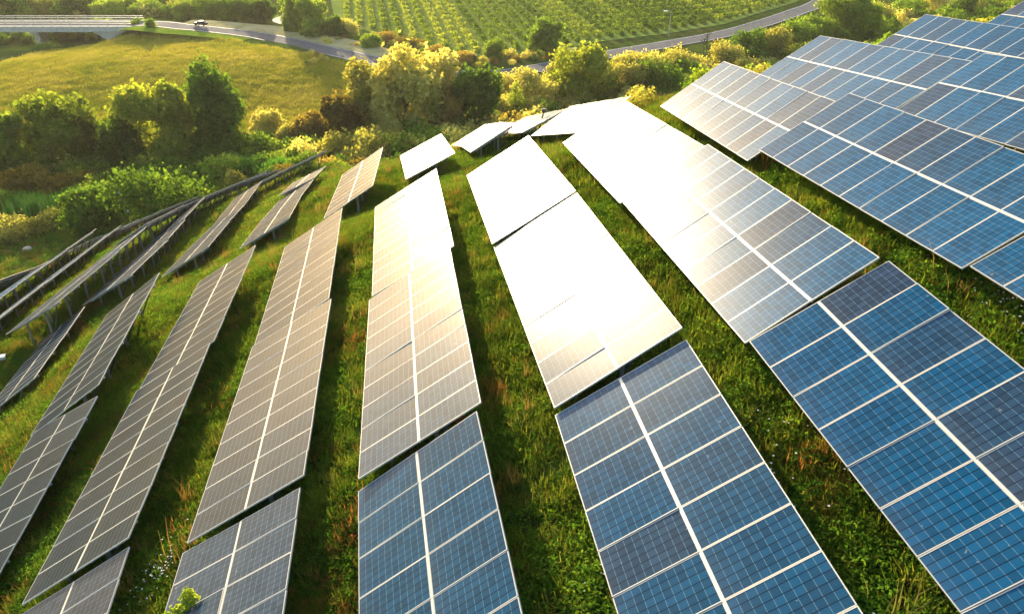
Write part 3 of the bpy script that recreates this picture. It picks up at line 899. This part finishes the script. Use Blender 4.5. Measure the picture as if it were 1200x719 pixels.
for i, (k, x, y, h, w) in enumerate(PLANTS):
    sd = 103+i*13
    if k == 'conifer':
        r = empty('conifer', (x, y, Hs(x, y))); tag(r, 'small dark pointed conifer behind the golden tables', 'tree')
        rg = np.random.default_rng(4); C, Rr = [], []
        for q in range(26):
            t = q/25; a = q*2.4; rad = .38*(1-t)**.8
            C.append((rad*math.cos(a)*w, rad*math.sin(a)*w, (.1+.88*t)*h)); s = (.2*(1-t)+.05); Rr.append((s*w, s*w, .07*h))
        V, F = leaf_cloud(C, Rr, 2600, .2, rg); mesh_obj('crown', np_mesh('crown', V, F, [M['leaf_dark']]), r)
        mesh_obj('trunk', trunk_mesh(3, h, w*.3, M['bark'], 0), r)
    elif k == 'bare':
        b = MB(); rg = np.random.default_rng(12)
        def br(p, d, l, r0, lev):
            q = p + d*l; b.tube([p, p+d*l*.5+Vector(rg.normal(size=3))*l*.04, q], [r0, r0*.8, r0*.55], 5)
            if lev == 0: return
            for _ in range(3):
                nd = (d + Vector(rg.normal(size=3))*.5 + Vector((0,0,.25))).normalized(); br(q, nd, l*rg.uniform(.55,.75), r0*.6, lev-1)
        br(Vector((0,0,-.3)), Vector((.05,0,1)).normalized(), h*.36, .3, 4)
        o = b.build('bare_tree', M['bark']); o.location = (x, y, Hs(x, y)); tag(o, PL[i], 'tree')
    elif k == 'reeds':
        rg = np.random.default_rng(sd); n = 900
        bx = rg.normal(0, .28, (n, 2))*[w, w*.5]; hh = h*rg.uniform(.6, 1.05, n)*(1-.3*np.minimum(1, np.abs(bx[:,0])/w))
        a = rg.uniform(0, 3.14, n); dx = np.c_[np.cos(a), np.sin(a), 0*a]*.07
        base = np.c_[bx, 0*a-.1]; tip = base + np.c_[rg.normal(0,.25,(n,2)), hh]
        mid = base*.5+tip*.5
        V = np.stack([base-dx, mid-dx*1.5, tip, mid+dx*1.5], 1).reshape(-1, 3)
        o = mesh_obj('reed_bed', np_mesh('reed_bed', V, np.arange(4*n).reshape(n, 4), [M['leaf_reed']])); o.location = (x, y, Hs(x, y))
        tag(o, 'bright green reed clump between dark shrubs below the dry field', 'reeds', 'bright reed clumps below the field')
    elif k.startswith('tree'):
        put_tree(k, x, y, h, w, PL.get(i) or KIND[k][1]+' '+near_thing(x, y), None if i in PL else KIND[k][1]+'s '+near_thing(x, y), sd)
    else:
        g = None if i in PL else KIND[k][1]+'s '+near_thing(x, y)
        put_shrub(k, x, y, h, w, PL.get(i) or KIND[k][1]+' '+near_thing(x, y), g, sd)

# loose scrub filling the slope between the tables and the field
scrub_kinds = []
for k in ('shrub_dark','shrub_green','shrub_gold','shrub_brown'):
    for q in range(3):
        rg = np.random.default_rng(900+q); C, Rr = [], []
        for i in range(8):
            a = rg.uniform(0, 6.28); d = rg.uniform(.1, .38); C.append((d*math.cos(a)*1.4, d*math.sin(a)*1.4, rg.uniform(.1, .72))); t = rg.uniform(.14, .26); Rr.append((t*1.3, t*1.3, t*1.1))
        C.append((0,0,.3)); Rr.append((.5,.5,.38))
        V, F = leaf_cloud(C, Rr, 1100, .05, rg)
        scrub_kinds.append(bpy.data.objects.new('%02d_bush' % len(scrub_kinds), np_mesh('bush', V, F, [M[KIND[k][0]]])))
SCRUB = []
def scrub(n, xr, yr, mix, hr, seed, cond=None):
    """spots for the undergrowth: mix lists the share of dark, green, gold and brown bushes"""
    rg = np.random.default_rng(seed); c = 0
    while c < n:
        x, y = rg.uniform(*xr), rg.uniform(*yr)
        if cond and not cond(x, y): continue
        SCRUB.append((x, y, rg.uniform(*hr), rg.choice(4, p=mix)*3 + rg.integers(3))); c += 1
scrub(430, (-34, 50), (110, 178), (.10,.24,.60,.06), (2.5, 6.8), 21, lambda x, y: not (y > 124 and x < -28) and y < 150+.75*max(x, 0))
scrub(150, (-34, 30), (90, 112), (.45,.30,.05,.20), (1.2, 3.0), 30)
scrub(200, (28, 75), (140, 205), (.15,.45,.40,0), (2.0, 4.5), 31, lambda x, y: y < 172+.74*(x-25))
scrub(380, (30, 165), (150, 275), (.18,.46,.34,.02), (2.5, 6.0), 22, lambda x, y: y < 176+.74*(x-25) and y > 128)
scrub(260, (-110, -34), (99, 129), (.48,.30,.16,.06), (2.0, 4.6), 23, lambda x, y: x < -52 or y > 106)
scrub(90, (-95, -50), (82, 104), (.25,.35,.36,.04), (0.6, 1.7), 24, lambda x, y: y > 93+(x+60)*-.3)
scrub(300, (-185, -70), (250, 300), (.24,.52,.24,0), (3.0, 7.0), 25, lambda x, y: abs(x+72-(y-250)*-.3) > 5)
scrub(60, (-150, -104), (222, 236), (.4,.6,0,0), (1.2, 3.0), 26, lambda x, y: y < 231)
scrub(90, (-50, 12), (183, 222), (.05,.25,.40,.30), (1.0, 2.6), 27,
      lambda x, y: min((p[0]-x)**2+(p[1]-y)**2 for p in road_line) > 30 and y < np.interp(x, vine_edge[:, 0], vine_edge[:, 1]))
scrub(60, (-12, 34), (44, 92), (.1,.4,.5,0), (0.5, 1.4), 28, lambda x, y: y > 66 or (x > 7 and y > 44))
scrub(60, (6, 34), (44, 80), (.1,.5,.4,0), (0.8, 2.2), 29, lambda x, y: y > 40+.2*x)
# ------------------------------------------------------------------ vineyard rows
AZV = math.radians(-10.5)
def vine_rows():
    k = 0
    for x0 in np.arange(-62, 165, 3.7):
        xs = lambda y: x0 + math.tan(AZV)*(y-250)
        ys = np.arange(185, 372, .5)
        ok = np.array([y > np.interp(xs(y), vine_edge[:, 0], vine_edge[:, 1], left=9e9, right=9e9)+2.5 for y in ys])
        if not ok.any(): continue
        y0 = ys[np.argmax(ok)]; y1 = 372
        if y1-y0 < 15: continue
        rg = np.random.default_rng(3000+k); Lr = (y1-y0)/math.cos(AZV); n = int(Lr*34)
        t = rg.uniform(0, Lr, n); s = rg.normal(0, .42, n); hz = rg.uniform(.2, 1.9, n)*(.85+.2*np.sin(t*.8+k))
        c = np.c_[s, t, hz]; nn = rg.normal(size=(n, 3)); nn[:, 2] = np.abs(nn[:, 2])+.2; nn /= np.linalg.norm(nn, axis=1)[:, None]
        a = np.cross(nn, rg.normal(size=(n, 3))); a /= np.linalg.norm(a, axis=1)[:, None]; b = np.cross(nn, a); q = rg.uniform(.16, .30, n)[:, None]
        V = np.stack([c-a*q, c-b*q, c+a*q, c+b*q], 1).reshape(-1, 3)
        gold = x0 < -14
        o = mesh_obj('vine_row', np_mesh('vine_row', V, np.arange(4*n).reshape(n, 4), [M['leaf_vine_gold' if gold else 'leaf_vine']]))
        o.location = (xs(y0), y0, Hs(xs(y0), y0)+.1); o.rotation_euler = (0, 0, -AZV)
        tag(o, ('yellowish leafy vine row in the left part of the vineyard' if gold else 'green leafy vine row in the right part of the vineyard'), 'vine row',
            'yellowish vine rows' if gold else 'green vine rows'); k += 1
vine_rows()

# ------------------------------------------------------------------ roadside things
def car():
    x, y = -84.7, 219.8
    z = Hs(x, y)+.17; d = road_line[min(range(len(road_line)), key=lambda i: (road_line[i][0]-x)**2+(road_line[i][1]-y)**2)+1]-np.array([x, y])
    r = empty('car', (x, y, z), math.radians(-8)); r.scale = (.85,.85,.85); tag(r, 'small dark car driving on the road near the bridge', 'car')
    bm = bmesh.new()
    prof = [(-2.1,.35),(-2.1,.78),(-1.9,.92),(-1.0,1.0),(-.45,1.45),(.95,1.47),(1.75,1.0),(2.1,.9),(2.12,.35)]
    for sgn in (-1, 1):
        vs = [bm.verts.new((p[0], sgn*(.86 if p[1] < 1.1 else .68), p[1])) for p in prof]
        bm.faces.new(vs if sgn < 0 else vs[::-1])
    bm.verts.ensure_lookup_table(); m = len(prof)
    for i in range(m):
        j = (i+1) % m; bm.faces.new((bm.verts[i], bm.verts[i+m], bm.verts[j+m], bm.verts[j]))
    bmesh.ops.recalc_face_normals(bm, faces=bm.faces)
    bmesh.ops.bevel(bm, geom=bm.edges[:], offset=.06, segments=2, affect='EDGES')
    me = bpy.data.meshes.new('body'); bm.to_mesh(me); bm.free(); me.materials.append(M['car_paint']); mesh_obj('body', me, r)
    for a, b_ in (((-.93,1.05),(-.5,1.40)), ((1.66,1.06),(1.02,1.42))):
        w = MB(); s = -1 if a[0] < 0 else 1
        w.v += [(a[0]+s*.02,-.68,a[1]+.02),(a[0]+s*.02,.68,a[1]+.02),(b_[0]+s*.02,.58,b_[1]+.02),(b_[0]+s*.02,-.58,b_[1]+.02)]; w.f.append((0,1,2,3)); w.m.append(0); w.build('window', M['window'], r)
    for sx in (-1.35, 1.35):
        for sy in (-.8, .8):
            w = MB(); w.tube([(sx,sy-.1,.32),(sx,sy+.1,.32)], .32, 14); w.build('wheel', M['rubber'], r)
    for sy in (-.6, .6):
        w = MB(); w.box((-2.16,sy-.16,.62), (-2.08,sy+.16,.76)); w.build('headlight', M['lamp'], r)
car()
def street_lamp():
    x, y = 43.9, 224.5; r = empty('street_lamp', (x, y, Hs(x, y))); tag(r, 'lone street lamp with white head at the roadside by the vineyard', 'street lamp')
    b = MB(); b.tube([(0,0,-.3),(0,0,3.5),(0,0,6.9)], [.13,.11,.08], 8); b.tube([(0,0,6.9),(-.4,0,7.15),(-1.1,0,7.2)], [.07,.06,.05], 6); b.build('pole', M['steel'], r)
    h = MB(); h.box((-2.0,-.28,7.08), (-1.0,.28,7.3)); h.build('lamp_head', M['lamp'], r)
street_lamp()
def road_sign():
    x, y = 15.2, 201.5; r = empty('road_sign', (x, y, Hs(x, y)), .3); tag(r, 'plain whitish board on two posts below the lone vineyard tree', 'sign')
    for sx in (-.8, .8):
        b = MB(); b.tube([(sx,0,-.2),(sx,0,1.2)], .05, 6); b.build('post', M['steel'], r)
    p = MB(); p.box((-1.2,-.06,.7), (1.2,.06,2.2)); p.build('board', M['white'], r)
road_sign()
def bin_():
    x, y = -9.5, 195.0; r = empty('roadside_bin', (x, y, Hs(x, y)), .4); tag(r, 'small teal bin at the roadside left of the round dark bush', 'bin')
    b = MB(); b.v += [(-.5,-.4,0),(.5,-.4,0),(.5,.4,0),(-.5,.4,0),(-.6,-.5,1.1),(.6,-.5,1.1),(.6,.5,1.1),(-.6,.5,1.1)]
    b.f += [(0,3,2,1),(4,5,6,7),(0,1,5,4),(1,2,6,5),(2,3,7,6),(3,0,4,7)]; b.m += [0]*6; b.build('bin_body', M['teal'], r)
    l = MB(); l.box((-.65,-.55,1.1), (.65,.55,1.22)); l.build('lid', M['teal'], r)
bin_()
def pole(x, y, h, label, lean, ins):
    r = empty('utility_pole', (x, y, Hs(x, y))); tag(r, label, 'pole')
    b = MB(); b.tube([(0,0,-.4),(lean,0,h)], [.09,.06], 8); b.build('pole_shaft', M['bark_pale'], r)
    for z in ins:
        i = MB(); i.tube([(lean*z,0,h*z-.12),(lean*z,0,h*z+.05),(lean*z,0,h*z+.2)], [.1,.17,.08], 8); i.build('insulator', M['white'], r)
pole(-16.9, 131.5, 4.4, 'thin pole with white top behind the golden table with two slits', -.3, (1.0,))
pole(-45.2, 84.5, 4.6, 'thin leaning pole with two white insulators before the big dark hedge', -.9, (1.0, .5))
def cable():
    a = Vector((-66.3, 106.8, Hs(-66.3,106.8)+1.0)); b = Vector((-52, 112, Hs(-52,112)+2.6)); m = (a+b)/2 - Vector((0,0,.25))
    t = MB(); t.tube([a, m, b], .05, 6); o = t.build('cable', M['steel']); tag(o, 'thin pale cable slung across the shade under the left thicket', 'cable')
    for p in (a, b):
        q = MB(); q.tube([p-Vector((0,0,2.8)), p+Vector((0,0,.1))], .06, 6); q.build('support_post', M['bark_pale'], o)
cable()
def site_post():
    x, y = 1.6, 51.6; r = empty('marker_post', (x, y, Hs(x, y))); tag(r, 'short dark leaning post with a dark head beside the golden tables', 'post')
    b = MB(); b.tube([(0,0,-.3),(.55,.1,1.9)], .05, 8); b.build('shaft', M['dark_steel'], r)
    h = MB(); h.box((.42,0,1.85), (.72,.22,2.1)); h.build('head', M['dark_steel'], r)
site_post()
def junction_box():
    x, y = -28.2, 35.1; r = empty('junction_box', (x, y, Hs(x, y)), .35); tag(r, 'small white box in the grass at the left edge', 'box')
    b = MB(); b.box((-.2,-.13,-.1), (.2,.13,.26)); b.build('casing', M['white'], r)
    l = MB(); l.box((-.23,-.16,.26), (.23,.16,.30)); l.build('lid', M['white'], r)
junction_box()
def stone():
    bm = bmesh.new(); bmesh.ops.create_icosphere(bm, subdivisions=2, radius=.55); rg = np.random.default_rng(2)
    for v in bm.verts: v.co *= 1+rg.normal(0, .08); v.co.z *= .6
    me = bpy.data.meshes.new('stone'); bm.to_mesh(me); bm.free(); me.materials.append(M['stone'])
    o = mesh_obj('stone', me); o.location = (-58.3, 83.2, Hs(-58.3,83.2)+.15); tag(o, 'pale stone alone on the open grass at far left', 'stone')
stone()

# ------------------------------------------------------------------ grass (one object, instanced tufts)
def blade_tuft(name, n, h, spread, wid, mat, seed, lean=.35):
    rg = np.random.default_rng(seed)
    b = np.c_[rg.normal(0, spread*.5, (n, 2)), np.zeros(n)]
    hh = h*rg.uniform(.5, 1.15, n); a = rg.uniform(0, 6.28, n)
    out = np.c_[np.cos(a), np.sin(a), 0*a]; side = np.c_[-np.sin(a), np.cos(a), 0*a]*wid
    l = lean*rg.uniform(.2, 1.3, n)[:, None]
    mid = b + np.c_[0*a, 0*a, hh*.55] + out*l*hh[:, None]*.35
    tip = b + np.c_[0*a, 0*a, hh*.95] + out*l*hh[:, None]*1.1
    V = np.stack([b-side, b+side, mid+side*.8, mid-side*.8, mid-side*.8, mid+side*.8, tip+side*.15, tip-side*.15], 1).reshape(-1, 3)
    return bpy.data.objects.new(name, np_mesh(name, V, np.arange(8*n).reshape(-1, 4), [mat]))
def leaf_tuft(name, n, h, spread, size, mat, seed):
    rg = np.random.default_rng(seed)
    V, F = leaf_cloud([(0,0,h*.45),(spread*.4,0,h*.35),(-spread*.3,spread*.3,h*.3)], [(spread*.5,spread*.5,h*.5)]*3, n, size, rg, up=.8)
    return bpy.data.objects.new(name, np_mesh(name, V, F, [mat]))
def scatter(name, pts, scl, protos_, label, cat, mat, which=None):
    pc = bpy.data.collections.new(name+'_kinds')
    for p in protos_: pc.objects.link(p)
    me = bpy.data.meshes.new(name); me.vertices.add(len(pts)); me.vertices.foreach_set('co', np.asarray(pts, np.float32).ravel())
    for nm, arr, tp in (('scl', scl, 'FLOAT'), ('rot', rng.uniform(0, 6.28, len(pts)), 'FLOAT'), ('kindi', which if which is not None else rng.integers(0, len(protos_), len(pts)), 'INT')):
        at = me.attributes.new(nm, tp, 'POINT'); at.data.foreach_set('value', np.asarray(arr, np.float32 if tp == 'FLOAT' else np.int32))
    me.update()
    o = mesh_obj(name, me); tag(o, label, cat, kind='stuff')
    ng = bpy.data.node_groups.new(name+'_nodes', 'GeometryNodeTree')
    ng.interface.new_socket('Geometry', in_out='INPUT', socket_type='NodeSocketGeometry'); ng.interface.new_socket('Geometry', in_out='OUTPUT', socket_type='NodeSocketGeometry')
    gi = ng.nodes.new('NodeGroupInput'); go = ng.nodes.new('NodeGroupOutput')
    ci = ng.nodes.new('GeometryNodeCollectionInfo'); ci.inputs['Collection'].default_value = pc; ci.inputs['Separate Children'].default_value = True; ci.inputs['Reset Children'].default_value = True
    ip = ng.nodes.new('GeometryNodeInstanceOnPoints'); ip.inputs['Pick Instance'].default_value = True
    def attr(nm, tp):
        a = ng.nodes.new('GeometryNodeInputNamedAttribute'); a.data_type = tp; a.inputs['Name'].default_value = nm; return a.outputs[0]
    cb = ng.nodes.new('ShaderNodeCombineXYZ'); ng.links.new(attr('rot', 'FLOAT'), cb.inputs[2])
    ng.links.new(gi.outputs[0], ip.inputs['Points']); ng.links.new(ci.outputs[0], ip.inputs['Instance'])
    ng.links.new(attr('kindi', 'INT'), ip.inputs['Instance Index']); ng.links.new(cb.outputs[0], ip.inputs['Rotation']); ng.links.new(attr('scl', 'FLOAT'), ip.inputs['Scale'])
    ng.links.new(ip.outputs[0], go.inputs[0])
    md = o.modifiers.new('scatter', 'NODES'); md.node_group = ng
    return o
def in_view(x, y, z, m=1.06):
    th = math.radians(31); zc = y*math.cos(th)-z*math.sin(th); yc = -y*math.sin(th)-z*math.cos(th)
    return (np.abs(x) < m*600/905*zc+.8) & (np.abs(yc) < m*360/905*zc+.8) & (zc > 3)
rg = np.random.default_rng(31)
def gpts(dens, yr, xr=(-62, 34)):
    n = int(dens*(yr[1]-yr[0])*(xr[1]-xr[0])); x = rg.uniform(*xr, n); y = rg.uniform(*yr, n); z = H(x, y)
    k = in_view(x, y, z); return np.c_[x, y, z][k]
G = np.concatenate([gpts(26, (2, 26)), gpts(15, (26, 46)), gpts(7, (46, 72)), gpts(2.2, (72, 118), (-95, 40))])
dist = np.linalg.norm(G, axis=1)
big = 0.75+0.55*rg.random(len(G))+np.clip((dist-35)/60, 0, .8)
pn = np.sin(G[:,0]*.9+1.3*np.sin(G[:,1]*.7))*np.sin(G[:,1]*.8+np.cos(G[:,0]*.6))
which = np.where(rg.random(len(G)) < .42+.25*(pn > .2), 1, 0); which = np.where(rg.random(len(G)) < .012+.03*(pn < -.6), 2, which)
big = big*(1+.25*pn)
kinds = [blade_tuft('a_tuft', 60, .25, .34, .011, M['grass'], 1, .8), leaf_tuft('b_weed', 170, .26, .44, .028, M['weed'], 2), blade_tuft('c_straw', 26, .55, .22, .008, M['straw'], 3, .45)]
scatter('grass', G, big, kinds, 'clumpy green and yellow grass with weeds between the solar tables', 'grass', M['grass'], which)
# white wildflowers in loose patches
fl = []
for cx, cy, s, n in ((16.0,21.5,1.0,130),(2.7,10.3,.6,110),(2.3,9.3,.8,120),(-8.7,13.0,.5,70),(10.2,13.5,.7,60),(4.5,11.0,1.5,60),(12.5,17.5,1.5,60)):
    q = rg.normal(0, s, (n, 2))*[.5, 1.0]+[cx, cy]; fl.append(q)
fl = np.concatenate(fl); fz = H(fl[:, 0], fl[:, 1])+rg.uniform(.25, .5, len(fl))
def flower():
    V = []; F = []
    for k in range(6):
        a = k*math.pi/3; i = len(V); c, s = math.cos(a), math.sin(a)
        V += [(0,0,0),(.03*c-.018*s,.03*s+.018*c,.006),(.06*c,.06*s,.012),(.03*c+.018*s,.03*s-.018*c,.006)]; F.append((i,i+1,i+2,i+3))
    return bpy.data.objects.new('flower_head', np_mesh('flower_head', V, F, [M['petal']]))
scatter('wildflowers', np.c_[fl, fz], rg.uniform(.25, .5, len(fl)), [flower()], 'small white wildflowers in loose patches in the grass strips', 'wildflowers', M['petal'])
# undergrowth: the mass of bushes nobody could count
A_ = np.array(SCRUB); z = H(A_[:, 0], A_[:, 1])-.1
scatter('undergrowth', np.c_[A_[:, 0], A_[:, 1], z], A_[:, 2], scrub_kinds, 'dense mixed green and golden undergrowth on the slope and along the road', 'undergrowth', None, A_[:, 3])
# tall dry grass on the far field
M['meadow'] = grass_mat('meadow_blades', [(0.28, (.16,.22,.020)), (0.42, (.31,.34,.03)), (0.55, (.43,.39,.05)), (0.72, (.52,.46,.10))], 0.5, 0.05)
rg = np.random.default_rng(77)
fp = np.array(field_poly); px_, py_ = rg.uniform(-150, -22, 26000), rg.uniform(118, 214, 26000)
ins = np.zeros(len(px_), bool); j = len(fp)-1
for i in range(len(fp)):
    c = (fp[i,1] > py_) != (fp[j,1] > py_)
    with np.errstate(all='ignore'): ins ^= c & (px_ < (fp[j,0]-fp[i,0])*(py_-fp[i,1])/(fp[j,1]-fp[i,1])+fp[i,0])
    j = i
px_, py_ = px_[ins], py_[ins]; pz_ = H(px_, py_)
kv = in_view(px_, py_, pz_); F_ = np.c_[px_, py_, pz_][kv]
scatter('meadow_grass', F_, rg.uniform(.6, 1.5, len(F_)), [blade_tuft('a_meadow', 70, .55, 1.1, .035, M['meadow'], 8, .6), blade_tuft('b_meadow', 50, .4, 1.3, .03, M['meadow'], 9, .9)],
        'tall dry golden grass covering the far meadow', 'meadow grass', None)
# warm valley haze
hz, nt, out = new_mat('haze')
pv = N(nt, 'ShaderNodeVolumePrincipled'); pv.inputs['Color'].default_value = (1.0,.96,.86,1); pv.inputs['Density'].default_value = 0.00008; pv.inputs['Anisotropy'].default_value = 0.4
nt.links.new(pv.outputs[0], out.inputs['Volume'])
b = MB(); b.box((-1020,-420,-56), (1020,1420,4)); o = b.build('haze', hz); tag(o, 'thin warm haze over the valley', 'haze', kind='stuff')
